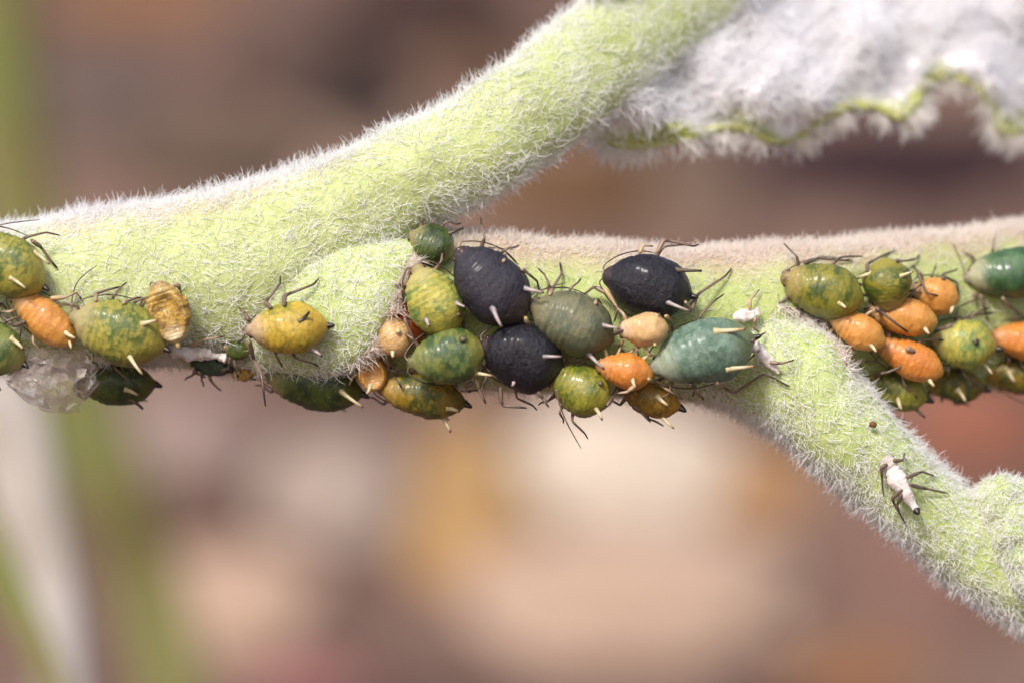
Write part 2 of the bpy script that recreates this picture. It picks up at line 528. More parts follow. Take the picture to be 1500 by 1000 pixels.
leaf_o = mesh_obj('leaf_blade', [PM @ v for v in LV2], LF2, t.done(p_.outputs[0]), plant, True, {'tint': Ltin + Ltin})
# rolled green margin
mg_pts, mg_r = [], []
for i in range(NU):
    p0 = LV[i]
    mg_pts.append(p0 + Vector((0, 0.0, 0.02)))
    px_ = mc[i][0]
    mg_r.append(0.055 + 0.05 * abs(mnoise.noise(Vector((px_ * .02, 0, 1)))) + 0.07 * math.exp(-((px_ - 1350) / 45) ** 2) + 0.04 * math.exp(-((px_ - 1215) / 50) ** 2))
MV, MF, Mpar = tube(mg_pts, mg_r, 12)
m_margin = skin_mat('leaf_margin_skin', '#aeb65c', '#a2ac50', '#c8bc98')
margin_o = mesh_obj('rolled_margin', [PM @ v for v in MV], MF, m_margin, leaf_o, True, {'tint': [0.45] * len(MV)})

# ------------------------------------------------------------------ aphids
BODY_PROFILES = {
    'adult': [(0, 0), (.012, .14), (.035, .23), (.065, .275), (.09, .31), (.12, .43), (.16, .57), (.20, .67), (.25, .765), (.31, .855), (.38, .93), (.46, .98), (.54, 1.0), (.62, 1.0), (.70, .96), (.78, .86), (.85, .70), (.91, .49), (.95, .31), (.98, .17), (1, 0)],
    'round': [(0, 0), (.012, .20), (.04, .33), (.08, .42), (.12, .50), (.17, .60), (.23, .71), (.30, .81), (.38, .90), (.47, .97), (.56, 1.0), (.65, .985), (.73, .92), (.80, .82), (.87, .66), (.92, .50), (.96, .33), (.985, .19), (1, 0)],
    'nymph': [(0, 0), (.015, .20), (.05, .36), (.09, .45), (.12, .48), (.15, .56), (.20, .65), (.26, .74), (.34, .84), (.42, .92), (.52, .99), (.6, 1.0), (.7, .965), (.79, .86), (.86, .70), (.92, .50), (.96, .32), (.985, .17), (1, 0)],
    'strip': [(0, 0), (.02, .5), (.08, .85), (.16, .9), (.2, .7), (.26, .9), (.4, 1.0), (.55, .85), (.68, .75), (.78, .6), (.86, .5), (.93, .45), (.98, .35), (1, 0)],
}
PROF = {}
for k_, pr in BODY_PROFILES.items():
    xs = np.linspace(0, 1, 401)
    f = np.interp(xs, [p[0] for p in pr], [p[1] for p in pr])
    g = np.convolve(np.pad(f, 5, mode='edge'), np.ones(11) / 11, mode='valid')
    w_ = np.clip(np.minimum(xs, 1 - xs) / 0.03, 0, 1)
    PROF[k_] = (xs, f * (1 - w_) + g * w_)

def body_mesh(L, W, H, prof='adult', seed=0, groove=1.0, crumple=0.0, hollow=0.0, ns=52, nk=40):
    xs, pf = PROF[prof]
    # ring positions, denser near the two ends
    q = np.linspace(0, 1, ns)
    s = 0.5 - 0.5 * np.cos(np.pi * q)
    s = 0.55 * s + 0.45 * q
    V, par = [], []
    seg = [.115, .20, .285, .365, .44, .51, .58, .65, .72, .785, .845, .90]
    rs = Vector((seed * 5.3, seed * 2.1, seed * 0.7))
    for i in range(1, ns - 1):
        w = float(np.interp(s[i], xs, pf))
        g = 0.0
        for j, sj in enumerate(seg):
            depth = 0.10 if j < 3 else (0.055 if j < 5 else 0.030)
            g += depth * math.exp(-((s[i] - sj) / 0.011) ** 2)
        g *= groove
        hump = 0.35 + 0.65 * w                      # thickness follows width, a bit flatter at the head
        for k in range(nk):
            a = 2 * math.pi * k / nk
            ca, sa = math.cos(a), math.sin(a)
            yy = math.copysign(abs(ca) ** 0.92, ca)
            up = sa if sa > 0 else sa * 0.72
            rr = 1 - g * (0.7 if sa > -0.2 else 0.2)
            # marginal furrow above the flanks
            fl = 0.03 * groove * math.exp(-((abs(ca) - 0.86) / 0.05) ** 2) * (1 if sa > 0 else 0)
            rr -= fl
            x = (s[i] - 0.5) * L
            y = yy * w * W / 2 * rr
            z = up * (0.55 * H) * (w ** 0.9) * rr
            if hollow and sa > 0:
                z -= hollow * H * max(0.0, 1 - (abs(ca) / 0.72) ** 2) * max(0, 1 - ((s[i] - .55) / .38) ** 2)
            p = Vector((x, y, z))
            d = 0.045 * min(1.0, W) * w * mnoise.noise(p * 2.2 + rs) + 0.016 * mnoise.noise(p * 5 + rs) + 0.010 * mnoise.noise(p * 11 + rs)
            if crumple:
                d += crumple * (mnoise.noise(p * 4 + rs) + 0.7 * (0.5 - abs(mnoise.noise(p * 9 + rs))))
            n = Vector((0, ca / W, sa / max(H, .05))).normalized()
            V.append(p + n * d); par.append(s[i])
    F = []
    m = ns - 2
    for i in range(m - 1):
        for k in range(nk):
            F.append((i * nk + k, (i + 1) * nk + k, (i + 1) * nk + (k + 1) % nk, i * nk + (k + 1) % nk))
    V.append(Vector((-L / 2, 0, 0))); par.append(0); h = len(V) - 1
    V.append(Vector((L / 2, 0, 0))); par.append(1); tl = len(V) - 1
    for k in range(nk):
        F.append((h, k, (k + 1) % nk)); F.append((tl, (m - 1) * nk + (k + 1) % nk, (m - 1) * nk + k))
    return V, F, par

def aphid_mat(name, main, blotch, head, tail=None, scale=3.2, thr=(0.42, 0.62), amount=0.9, rough=0.38, sss=0.6, coat=0.22, specks=None, speck_amt=0.5, fine='#2f4a1c', fine_amt=0.35, spec=0.5, bump=0.5):
    t = NT(name)
    oc = t.obj_coord()
    s = t.attr('along')
    sv = t.n('ShaderNodeVectorMath', operation='MULTIPLY'); t.l(oc, sv.inputs[0]); sv.inputs[1].default_value = (1.2, 0.85, 1.0)
    oc0, oc = oc, sv.outputs[0]
    n1 = t.noise(oc, scale, 6, 0.68)
    n2 = t.noise(oc, scale * 4.2, 5, 0.65)
    n3 = t.noise(oc, 70, 2, 0.5)
    n4 = t.noise(oc, scale * 1.7, 2, 0.6)
    vc = t.n('ShaderNodeTexVoronoi', i_Scale=scale * 4.5, i_Randomness=1.0, feature='SMOOTH_F1'); t.l(oc, vc.inputs['Vector'])
    vc.inputs['Smoothness'].default_value = 0.6
    cell = t.n('ShaderNodeSeparateColor'); t.l(vc.outputs['Color'], cell.inputs[0])
    c = t.mix(t.math('MULTIPLY', t.smooth(n1, *thr), amount), s2l(main), s2l(blotch))
    c = t.mix(t.math('MULTIPLY', t.smooth(n2, 0.46, 0.66), fine_amt), c, s2l(fine))
    lightc = tuple(min(1, v * 1.35 + 0.01) for v in s2l(main)[:3]) + (1,)
    c = t.mix(t.math('MULTIPLY', t.smooth(cell.outputs[0], 0.55, 0.95), 0.45), c, lightc)
    c = t.mix(t.math('MULTIPLY', t.smooth(cell.outputs[1], 0.55, 0.95), 0.45), c, s2l(blotch))
    hs = t.math('ADD', s, t.math('MULTIPLY', t.math('SUBTRACT', n4, 0.5), 0.22))
    c = t.mix(t.smooth(hs, 0.30, 0.10), c, s2l(head)) if False else t.mix(t.math('SUBTRACT', 1.0, t.smooth(hs, 0.10, 0.33)), c, s2l(head))
    dk = tuple(v * 0.5 + a_ * 0.3 for v, a_ in zip(s2l(head)[:3], s2l('#6a5048')[:3])) + (1,)
    c = t.mix(t.math('MULTIPLY', t.math('SUBTRACT', 1.0, t.smooth(s, 0.05, 0.12)), 0.8), c, dk)
    if tail: c = t.mix(t.math('MULTIPLY', t.smooth(hs, 0.72, 0.95), 0.85), c, s2l(tail))
    if specks:
        v = t.n('ShaderNodeTexVoronoi', i_Scale=17.0); t.l(oc, v.inputs['Vector'])
        dots = t.math('MULTIPLY', t.math('SUBTRACT', 1.0, t.smooth(v.outputs['Distance'], 0.08, 0.20)), t.smooth(n2, 0.47, 0.6))
        c = t.mix(t.math('MULTIPLY', dots, speck_amt), c, s2l(specks))
        c = t.mix(t.math('MULTIPLY', t.smooth(n1, 0.4, 0.75), speck_amt * 0.12), c, s2l(specks))
    else:
        v = t.n('ShaderNodeTexVoronoi', i_Scale=15.0); t.l(oc, v.inputs['Vector'])
        dots = t.math('MULTIPLY', t.math('SUBTRACT', 1.0, t.smooth(v.outputs['Distance'], 0.07, 0.16)), t.smooth(n4, 0.47, 0.6))
        c = t.mix(t.math('MULTIPLY', dots, 0.4), c, s2l('#e0dcb8'))
    rg = t.n('ShaderNodeMapRange'); t.l(n2, rg.inputs['Value'])
    rg.inputs['To Min'].default_value = rough * 0.75; rg.inputs['To Max'].default_value = rough * 1.4
    hgt = t.math('ADD', t.math('MULTIPLY', n3, 0.5), t.math('ADD', t.math('MULTIPLY', n2, 0.9), t.math('MULTIPLY', vc.outputs['Distance'], 0.3)))
    p = t.principled(c, rg.outputs[0], t.bump(hgt, bump, 0.04), sss=sss, sss_r=(0.5, 0.38, 0.12), sss_scale=0.17, coat=coat, spec=spec)
    return t.done(p.outputs[0])

AM = {
    'green_yellow': aphid_mat('aphid_green_yellow', '#a09640', '#4e6428', '#ada070', '#a89840', thr=(0.44, 0.58)),
    'olive': aphid_mat('aphid_olive', '#8a8226', '#40541c', '#a08c52', '#988c30', thr=(0.44, 0.58)),
    'dark_green': aphid_mat('aphid_dark_green', '#4c5a1c', '#223214', '#8a8258', '#605e22', thr=(0.44, 0.58)),
    'yellow': aphid_mat('aphid_yellow', '#c0a036', '#7e802e', '#bca080', '#c49e32', thr=(0.48, 0.62), amount=0.8),
    'yellow_green': aphid_mat('aphid_yellow_green', '#b0a648', '#5c7c44', '#b0a466', '#ae9c3e', rough=0.46, coat=0.15, thr=(0.44, 0.6)),
    'green': aphid_mat('aphid_green', '#747a3a', '#304e28', '#7e824c', '#928c44', scale=2.6, thr=(0.42, 0.58)),
    'deep_green': aphid_mat('aphid_deep_green', '#44663a', '#2a4a2c', '#ada788', '#4c6638', coat=0.4),
    'olive_amber': aphid_mat('aphid_olive_amber', '#94781e', '#3e4c1c', '#a5843c', '#7a5e1e', thr=(0.44, 0.58)),
    'amber': aphid_mat('aphid_amber', '#a87a1c', '#6a5c18', '#86622a', '#ae7c1c', fine='#54400f'),
    'lime': aphid_mat('aphid_lime', '#908a2c', '#50621e', '#8a8836', '#9a8e30', rough=0.26, coat=0.7, thr=(0.46, 0.6)),
    'black': aphid_mat('aphid_black_violet', '#130e1a', '#08060c', '#1a1520', None, bump=0.85, rough=0.36, sss=0.0, coat=0.2, specks='#8a82a4', speck_amt=0.36, fine='#08060a', spec=0.4),
    'violet_grey': aphid_mat('aphid_violet_grey', '#2d2834', '#1b1820', '#26212c', '#4c4038', bump=0.75, rough=0.46, sss=0.05, coat=0.12, specks='#948ea4', speck_amt=0.42, fine='#141016', spec=0.4),
    'grey_green': aphid_mat('aphid_grey_green', '#6c684a', '#465040', '#7c7658', '#605a3c', rough=0.46, coat=0.12, specks='#aeac98', speck_amt=0.3, sss=0.25),
    'blue_green': aphid_mat('aphid_blue_green', '#718676', '#486453', '#9ca690', '#6e7850', rough=0.46, coat=0.15, specks='#a2b8a8', speck_amt=0.3, sss=0.25, thr=(0.42, 0.6)),
    'teal_dark': aphid_mat('aphid_teal_dark', '#3c5440', '#26382c', '#3c5440', None),
    'orange': aphid_mat('aphid_orange', '#d09446', '#c28038', '#c49a66', '#d49c4a', amount=0.7, fine='#b8702a', fine_amt=0.35),
    'orange_deep': aphid_mat('aphid_orange_deep', '#d08638', '#c4742c', '#c48a54', '#d4903e', amount=0.7, fine='#b06020', fine_amt=0.35),
    'orange_pale': aphid_mat('aphid_orange_pale', '#cca876', '#c09868', '#c8ac8c', '#caa470', amount=0.6, fine='#b88446', fine_amt=0.25, rough=0.46, coat=0.15),
    'red_orange': aphid_mat('aphid_red_orange', '#c05c22', '#a44818', '#b06a34', None, amount=0.6, fine='#8a3812'),
    'shell': aphid_mat('cast_skin_amber', '#c09a44', '#80602e', '#bea064', '#d0be94', scale=5, fine='#4a3214', fine_amt=0.7, coat=0.3, rough=0.45),
    'shell_orange': aphid_mat('cast_skin_orange', '#cc9448', '#b4803c', '#bc9864', '#d2ac6c', scale=4, fine='#94662e', fine_amt=0.4, coat=0.3),
    'white_skin': aphid_mat('cast_skin_white', '#ebe2de', '#d6c8c0', '#dcd0c8', None, scale=5, fine='#b8a69c', fine_amt=0.3, sss=0.3, coat=0.0, rough=0.6),
}
# orange nymph skins get pale hind bodies, all parts below have their own pigments
def limb_mat(name, stops):
    t = NT(name)
    oc = t.obj_coord()
    c = t.ramp(t.attr('along'), [(p, s2l(cc)) for p, cc in stops])
    c = t.mix(t.math('MULTIPLY', t.noise(oc, 22, 2), 0.3), c, s2l('#4a3a32'))
    p = t.principled(c, 0.38, sss=0.15, sss_r=(.3, .2, .1), sss_scale=0.05, spec=0.45)
    return t.done(p.outputs[0])
M_LEG = limb_mat('leg_brown', [(0, '#b39a80'), (0.30, '#8a7262'), (0.36, '#4c3d34'), (0.45, '#8d7566'), (0.78, '#7a6456'), (0.86, '#2a211e'), (1, '#1d1716')])
M_LEG_PALE = limb_mat('leg_pale', [(0, '#c8a878'), (0.4, '#c4ad90'), (0.8, '#a88c72'), (0.9, '#3a2c26'), (1, '#2a201c')])
M_LEG_DARK = limb_mat('leg_dark', [(0, '#6a584c'), (0.32, '#7d6a5e'), (0.38, '#3c302c'), (0.5, '#8a766a'), (0.8, '#5e4e46'), (0.88, '#241c1a'), (1, '#171212')])
M_ANT = limb_mat('antenna_brown', [(0, '#8a7466'), (0.5, '#5a4a42'), (1, '#1f1917')])
M_CORN = limb_mat('cornicle_pale', [(0, '#c9bb8a'), (0.6, '#d8c9a2'), (0.9, '#a88c64'), (1, '#6a5240')])
M_CORN_D = limb_mat('cornicle_dusky', [(0, '#8a8288'), (0.5, '#b7a9a4'), (0.85, '#9c8a84'), (1, '#453a3a')])
M_CORN_DD = limb_mat('cornicle_dark', [(0, '#6a6048'), (0.5, '#4a3e34'), (1, '#1d1816')])
M_CAUDA = limb_mat('cauda_dark', [(0, '#4c4432'), (0.5, '#1c1816'), (1, '#141111')])
M_CAUDA_P = limb_mat('cauda_pale', [(0, '#b09840'), (0.6, '#a89058'), (1, '#7a6648')])
t = NT('eye_dark_red')
oc = t.obj_coord()
p_ = t.principled(t.mix(t.noise(oc, 90, 2), s2l('#1c0a0a'), s2l('#4a1410')), 0.15, coat=0.5)
M_EYE = t.done(p_.outputs[0])
EYE_V, EYE_F = ico(2)

ELLS = []      # body ellipsoids, to keep plant hairs from growing through the animals

def smooth_limb(pts, n_per=5):
    """polyline with slightly rounded joints"""
    out = []
    for i in range(len(pts) - 1):
        a, b = Vector(pts[i]), Vector(pts[i + 1])
        for k in range(n_per):
            out.append(a.lerp(b, k / n_per))
    out.append(Vector(pts[-1]))
    res = [out[0]]
    for i in range(1, len(out) - 1):
        res.append(out[i] * 0.6 + (out[i - 1] + out[i + 1]) * 0.2)
    res.append(out[-1])
    return res

def leg_mesh(pts, scale=1.0):
    c = smooth_limb(pts, 6)
    d = [0.0]
    for i in range(1, len(c)): d.append(d[-1] + (c[i] - c[i - 1]).length)
    tt = [x / max(d[-1], 1e-5) for x in d]
    rad = np.interp(tt, [0, .08, .25, .36, .40, .5, .8, .86, .97, 1], [.022, .034, .037, .026, .022, .021, .018, .015, .013, .007]) * scale
    rad = [r * (1 + 0.12 * mnoise.noise(p * 14)) for r, p in zip(rad, c)]
    V, F, par = tube(c, rad, 7)
    return V, F, [float(np.interp(p, np.linspace(0, 1, len(tt)), tt)) for p in par]

def ant_mesh(pts, scale=1.0):
    n = max(12, len(pts) * 6)
    c = [Vector(p) for p in catmull([list(p) for p in pts], n)]
    rad = np.interp(np.linspace(0, 1, n), [0, .06, .12, .7, 1], [.022, .018, .011, .009, .005]) * scale
    rad = [r * (1.18 if i % 5 == 0 else 1) for i, r in enumerate(rad)]
    return tube(c, rad, 6)

SEED = [0]
def aphid(label, head, tail, W, mat, prof='adult', y=None, off=0.0, roll=0, dyt=0.0, thick=0.82, corn=(), corn_mat=M_CORN, corn_r=1.0, legs=(), ants=(), cauda=M_CAUDA, cauda_len=.085,
          leg_mat=M_LEG, group='aphids crowded on the stem', name='aphid', cat='aphid', crumple=0.0, hollow=0.0, groove=1.0, auto_legs=True, eyes=True, leg_scale=1.0, auto_ants=True, rise=0.06):
    SEED[0] += 1
    sdn = SEED[0]
    rnd = random.Random(sdn * 31)
    cx, cy = (head[0] + tail[0]) / 2, (head[1] + tail[1]) / 2
    k0 = 1 / 100
    Wd = W * k0
    H = thick * Wd
    if y is None:
        y = surf(cx, cy, 0.0) - 0.40 * H - rise
    y += off
    hp, tp = P(*head, y - dyt / 2), P(*tail, y + dyt / 2)
    X = (tp - hp); L = X.length; X.normalize()
    c0 = Vector((0, -1, 0)); c0 = (c0 - X * c0.dot(X)).normalized()
    dn = Vector((0, 0, -1)); dn = dn - X * dn.dot(X) - c0 * dn.dot(c0)
    if dn.length < 1e-3: dn = Vector((1, 0, 0))
    dn = (dn - c0 * dn.dot(c0) - X * dn.dot(X)).normalized()
    D = (c0 * math.cos(R(roll)) + dn * math.sin(R(roll))).normalized()
    Y = D.cross(X)
    ctr = (hp + tp) / 2
    base = ctr - D * (0.4 * H)
    M = Matrix(((X.x, Y.x, D.x, base.x), (X.y, Y.y, D.y, base.y), (X.z, Y.z, D.z, base.z), (0, 0, 0, 1)))
    Mi = M.inverted()
    lift = Vector((0, 0, 0.4 * H))
    root = bpy.data.objects.new(name, None)
    root.empty_display_size = 0.1
    C.objects.link(root)
    root.matrix_basis = M
    tag(root, label, cat, group)
    V, F, par = body_mesh(L, Wd, H, prof, sdn, groove, crumple, hollow)
    V = [v + lift for v in V]
    mesh_obj('body', V, F, AM[mat], root, True, {'along': par})
    ELLS.append((Mi, L / 2, Wd / 2, H * 0.55, lift.z))
    bv = BVHTree.FromPolygons([M @ v for v in V], F)
    def on_body(px, py):
        d = (P(px, py) - CAM).normalized()
        h = bv.ray_cast(CAM, d)
        if h[0] is not None: return h[0], h[1]
        q = P(px, py, ctr.y)
        h = bv.find_nearest(q)
        return h[0], h[1]
    def loc(p): return Mi @ Vector(p)
    # cornicles
    for cspec in corn:
        (bx, by), (ex, ey) = cspec[0], cspec[1]
        cm = cspec[2] if len(cspec) > 2 else corn_mat
        b, n = on_body(bx, by)
        ln = math.hypot(ex - bx, ey - by) * k0
        e = P(ex, ey, b.y - 0.25 * ln - 0.03)
        if ln < 0.05: e = b + n * 0.09
        b2 = b - (e - b).normalized() * 0.05
        n_ = 9
        bow = Vector((0, 0, 1)).cross(e - b2) * (0.10 * (1 if sdn % 2 else -1))
        pts = [b2.lerp(e, i / (n_ - 1)) + bow * math.sin(math.pi * i / (n_ - 1)) for i in range(n_)]
        rad = np.interp(np.linspace(0, 1, n_), [0, .14, .3, .6, .9, .96, 1], [.052, .038, .030, .023, .018, .023, .018]) * corn_r * rnd.uniform(.85, 1.12)
        CV, CF, cp = tube([loc(p) for p in pts], rad, 10)
        mesh_obj('cornicle', CV, CF, cm, root, True, {'along': cp})
    # cauda
    if cauda:
        pts = [Vector((L * .47 + i / 6 * (cauda_len + L * .03), 0, lift.z + 0.012 * i)) for i in range(7)]
        rad = np.interp(np.linspace(0, 1, 7), [0, .4, .8, 1], [.062, .045, .03, .008])
        CV, CF, cp = tube(pts, rad, 9)
        mesh_obj('cauda', CV, CF, cauda, root, True, {'along': cp})
    # eyes
    if eyes:
        xs, pf = PROF[prof]
        for sg in (-1, 1):
            w = float(np.interp(.075, xs, pf)) * Wd / 2
            q = Vector((-.5 * L + .075 * L, sg * w * 0.88, lift.z + 0.10 * H * 0.5))
            mesh_obj('eye', [v * 0.030 + q for v in EYE_V], EYE_F, M_EYE, root)
    # legs that the photograph shows
    for lg in legs:
        path, hts, lm = lg[0], (lg[1] if len(lg) > 1 and lg[1] else None), (lg[2] if len(lg) > 2 else leg_mat)
        b, n = on_body(*path[0])
        pts = [loc(b - n * 0.05 + Vector((0, 0.04, 0)))]
        m_ = len(path)
        for i in range(1, m_):
            ht = hts[i - 1] if hts else (0.26 if i == 1 and m_ > 2 else (0.10 if i < m_ - 1 else 0.05))
            sy = surf(path[i][0], path[i][1], None)
            yy = (sy - ht) if sy is not None and abs(sy - b.y) < 1.4 else b.y + 0.05
            pts.append(loc(P(path[i][0], path[i][1], yy)))
        LV_, LF_, lp = leg_mesh(pts, leg_scale)
        mesh_obj('leg', LV_, LF_, lm, root, True, {'along': lp})
    # remaining legs, tucked beneath the body
    if auto_legs:
        slots = [(sg, s) for s in (.20, .33, .46) for sg in (-1, 1)]
        rnd.shuffle(slots)
        xs, pf = PROF[prof]
        for sg, s in slots[:max(0, 6 - len(legs))]:
            w = float(np.interp(s, xs, pf)) * Wd / 2
            dx = (-0.10 if s < .25 else (0.03 if s < .4 else 0.15)) * L
            x = (s - .5) * L
            p0 = Vector((x, sg * w * 0.5, lift.z - 0.28 * H))
            p1 = Vector((x + dx * .8, sg * (w * 1.04 + .07) * rnd.uniform(.95, 1.1), lift.z - 0.06 * H))
            p2 = Vector((x + dx * rnd.uniform(1.6, 2.4), sg * (w * 1.22 + .11), -0.03))
            p3 = Vector((x + dx * 2.6, sg * (w * 1.26 + .15), -0.07))
            LV_, LF_, lp = leg_mesh([p0, p1, p2, p3], leg_scale * 0.85)
            mesh_obj('leg', LV_, LF_, leg_mat, root, True, {'along': lp})
    # antennae
    for path in ants:
        b, n = on_body(*path[0])
        pts = [loc(b)]
        for i in range(1, len(path)):
            sy = surf(path[i][0], path[i][1], None)
            yy = (sy - 0.10) if sy is not None and abs(sy - b.y) < 1.4 else b.y
            pts.append(loc(P(path[i][0], path[i][1], yy)))
        AV, AF, ap = ant_mesh(pts)
        mesh_obj('antenna', AV, AF, M_ANT, root, True, {'along': ap})
    if auto_ants:
        for sg in [1, -1][:max(0, 2 - len(ants))]:
            w = float(np.interp(.35, *PROF[prof])) * Wd / 2
            pts = [Vector((-.48 * L, sg * .05, lift.z)), Vector((-.50 * L, sg * .14, lift.z - .02)), Vector((-.36 * L, sg * (w * .55 + .10), lift.z - .1 * H)),
                   Vector((-.16 * L, sg * (w * .95 + .06), lift.z - .22 * H)), Vector((.05 * L, sg * (w * 1.0 + .06), -.02))]
            AV, AF, ap = ant_mesh(pts)
            mesh_obj('antenna', AV, AF, M_ANT, root, True, {'along': ap})
    return root, M, L, Wd, H

A = aphid
CD = M_CORN_DD
# --- left cluster
A('yellowish green aphid cut by the left edge, highest of the left cluster', (-56, 350), (66, 421), 88, 'green_yellow', corn=[((53, 372), (72, 387)), ((18, 409), (38, 423))], corn_mat=M_CORN,
  legs=[([(46, 352), (60, 362), (76, 384), (84, 393)],)], ants=[[(-40, 345), (0, 330), (30, 325), (58, 322)]], off=-.05, roll=10)
A('slim orange aphid nymph beside the left edge, under the yellowish green aphid', (18, 428), (109, 503), 56, 'orange', 'nymph', corn=[((99, 489), (111, 496)), ((103, 500), (105, 511))], cauda=None,
  legs=[([(70, 440), (96, 436), (112, 428), (120, 440)],), ([(40, 470), (20, 478), (-6, 455)], None, M_LEG_DARK)], leg_mat=M_LEG_PALE, off=-.02)
A('green aphid cut by the left edge, below the slim orange nymph', (-70, 478), (36, 533), 78, 'green', corn=[((19, 498), (34, 511))], off=-.10, roll=15)
A('large plump green and yellow mottled aphid in the left cluster, beside an amber cast skin', (101, 460), (243, 511), 92, 'green_yellow', corn=[((212, 474), (231, 469)), ((192, 524), (209, 548))],
  legs=[([(141, 445), (141, 430), (160, 424), (178, 420)],), ([(180, 448), (186, 442), (200, 436), (212, 437)],)], ants=[[(105, 456), (106, 436), (112, 416), (124, 402), (142, 389)]], off=-.12, roll=8)
A('dark green glossy aphid hanging under the large mottled aphid at left', (108, 562), (230, 562), 66, 'dark_green', y=-.15, roll=38, corn=[((187, 571), (203, 579)), ((193, 586), (209, 598), CD)], corn_mat=M_CORN)
A('hollow amber cast skin standing upright right of the mottled green aphid', (230, 412), (260, 503), 66, 'shell', 'round', name='cast_skin', cat='cast skin', hollow=.42, crumple=.035, groove=1.8, thick=.7, eyes=False, cauda=M_CAUDA_P,
  legs=[([(252, 420), (262, 419), (266, 432)],), ([(215, 440), (207, 450), (213, 462)],)], group='cast skins', auto_ants=False, auto_legs=False, ants=[[(228, 416), (222, 414), (219, 419)]], rise=.1, off=-.08)
A('small dark teal aphid half hidden in hairs under the white flakes', (278, 530), (338, 541), 30, 'teal_dark', y=-.35, corn=[((329, 541), (340, 538), CD)], legs=[([(290, 540), (285, 545), (302, 553)], None, M_LEG_DARK)], auto_ants=False)
A('tiny dark green aphid tucked in hairs left of the yellow aphid', (326, 508), (366, 518), 26, 'dark_green', 'nymph', auto_ants=False, cauda=None)
A('lone yellow aphid standing on the leaf base with raised dark legs', (358, 484), (482, 477), 73, 'yellow', corn=[((442, 468), (453, 457), CD), ((456, 511), (471, 521))], corn_mat=M_CORN_D,
  legs=[([(398, 455), (388, 444), (410, 416), (411, 404)], [.30, .12, .05], M_LEG_DARK), ([(416, 452), (417, 433), (459, 417), (467, 408)], [.30, .12, .05], M_LEG_DARK),
        ([(364, 500), (371, 524), (383, 548), (389, 595)], [.2, .1, .05], M_LEG), ([(366, 474), (358, 458), (350, 451)], None, M_LEG_DARK)], ants=[[(361, 478), (366, 470), (375, 461)], [(360, 488), (352, 500), (340, 505)]])
A('dark green aphid with pale head hanging under the leaf base lip', (383, 547), (534, 577), 78, 'dark_green', y=-.3, roll=36, corn=[((503, 575), (532, 596))], auto_ants=True, leg_mat=M_LEG)
A('hollow orange cast skin hanging below the leaf base lip', (541, 512), (549, 573), 43, 'shell_orange', 'round', name='cast_skin', cat='cast skin', hollow=.35, crumple=.02, y=-.75, groove=1.6, eyes=False, group='cast skins',
  corn=[((541, 568), (537, 577))], cauda=None, leg_mat=M_LEG_PALE, auto_ants=False)
A('pale orange aphid nymph at the lip of leaf base, above the hollow orange skin', (564, 458), (590, 522), 52, 'orange_pale', 'nymph', y=-1.05, corn=[((582, 486), (580, 482)), ((576, 516), (576, 524))],
  legs=[([(562, 518), (566, 526), (574, 545), (591, 571)], [.3, .2, .1], M_LEG)], auto_ants=False, cauda=None)
A('deep red orange aphid wedged behind the yellowish green one at the fork', (586, 424), (612, 503), 50, 'red_orange', 'nymph', y=-.85, auto_ants=False, cauda=None, legs=[([(606, 463), (592, 467), (602, 488), (612, 506)], [.55, .5, .45], M_LEG)])
A('yellowish green oval aphid standing steeply at the fork, beside the dark ones', (608, 388), (664, 491), 80, 'yellow_green', y=-1.32, corn=[((671, 445), (682, 450)), ((626, 470), (629, 478))], corn_mat=M_CORN_D, cauda=M_CAUDA_P,
  legs=[([(668, 460), (679, 466), (678, 492)], None, M_LEG_DARK)])
A('dark green aphid squeezed deep into the fork under the upper petiole', (598, 342), (664, 374), 62, 'dark_green', y=-.85, corn=[((658, 342), (678, 334), CD)], cauda=None, auto_ants=False, roll=-10)
A('bright green aphid with yellow rear, right of the pale orange nymph', (596, 533), (713, 513), 80, 'green', y=-1.38, roll=8, corn=[((677, 498), (678, 496), CD), ((698, 546), (722, 550))],
  legs=[([(690, 556), (678, 571), (690, 574)], None, M_LEG_DARK), ([(698, 556), (702, 572), (712, 591)], None, M_LEG)])
A('olive aphid with yellow head hanging lowest below the bright green aphid', (550, 566), (684, 591), 66, 'olive_amber', y=-.65, roll=35, corn=[((659, 598), (673, 602)), ((650, 617), (660, 632))])
# --- middle cluster
A('large violet grey aphid, upper of the two dark ones next to the fork', (668, 364), (768, 470), 98, 'violet_grey', y=-1.45, groove=.6, corn=[((724, 455), (735, 479)), ((770, 423), (797, 429))], corn_mat=M_CORN_D, leg_mat=M_LEG, rise=.1,
  legs=[([(735, 385), (742, 370), (757, 385)],), ([(762, 398), (775, 402), (787, 412), (790, 428)],), ([(766, 462), (776, 482), (803, 516)], [.5, .3], M_LEG_PALE)], ants=[[(672, 366), (690, 363), (720, 363), (752, 366)]])
A('large black aphid below the violet grey one, in the middle of the crowd', (702, 503), (826, 541), 98, 'black', y=-1.36, groove=.5, corn=[((800, 522), (823, 522)), ((752, 560), (750, 566))], corn_mat=M_CORN_D, rise=.1, roll=10,
  legs=[([(732, 568), (734, 586), (737, 594), (772, 597)], [.4, .3, .3], M_LEG_DARK), ([(786, 570), (793, 580), (804, 596)], None, M_LEG_DARK), ([(705, 552), (704, 572), (712, 591)], None, M_LEG_DARK)])
A('large grey green aphid with a dark spot, between the black aphids', (774, 444), (900, 500), 88, 'grey_green', y=-1.42, corn=[((886, 477), (908, 481)), ((864, 519), (885, 540))], corn_mat=M_CORN_D, cauda=None,
  legs=[([(808, 436), (812, 418), (823, 401), (820, 384)],), ([(870, 448), (874, 437), (882, 446)],)], ants=[[(778, 442), (796, 424), (830, 414)]], rise=.1)
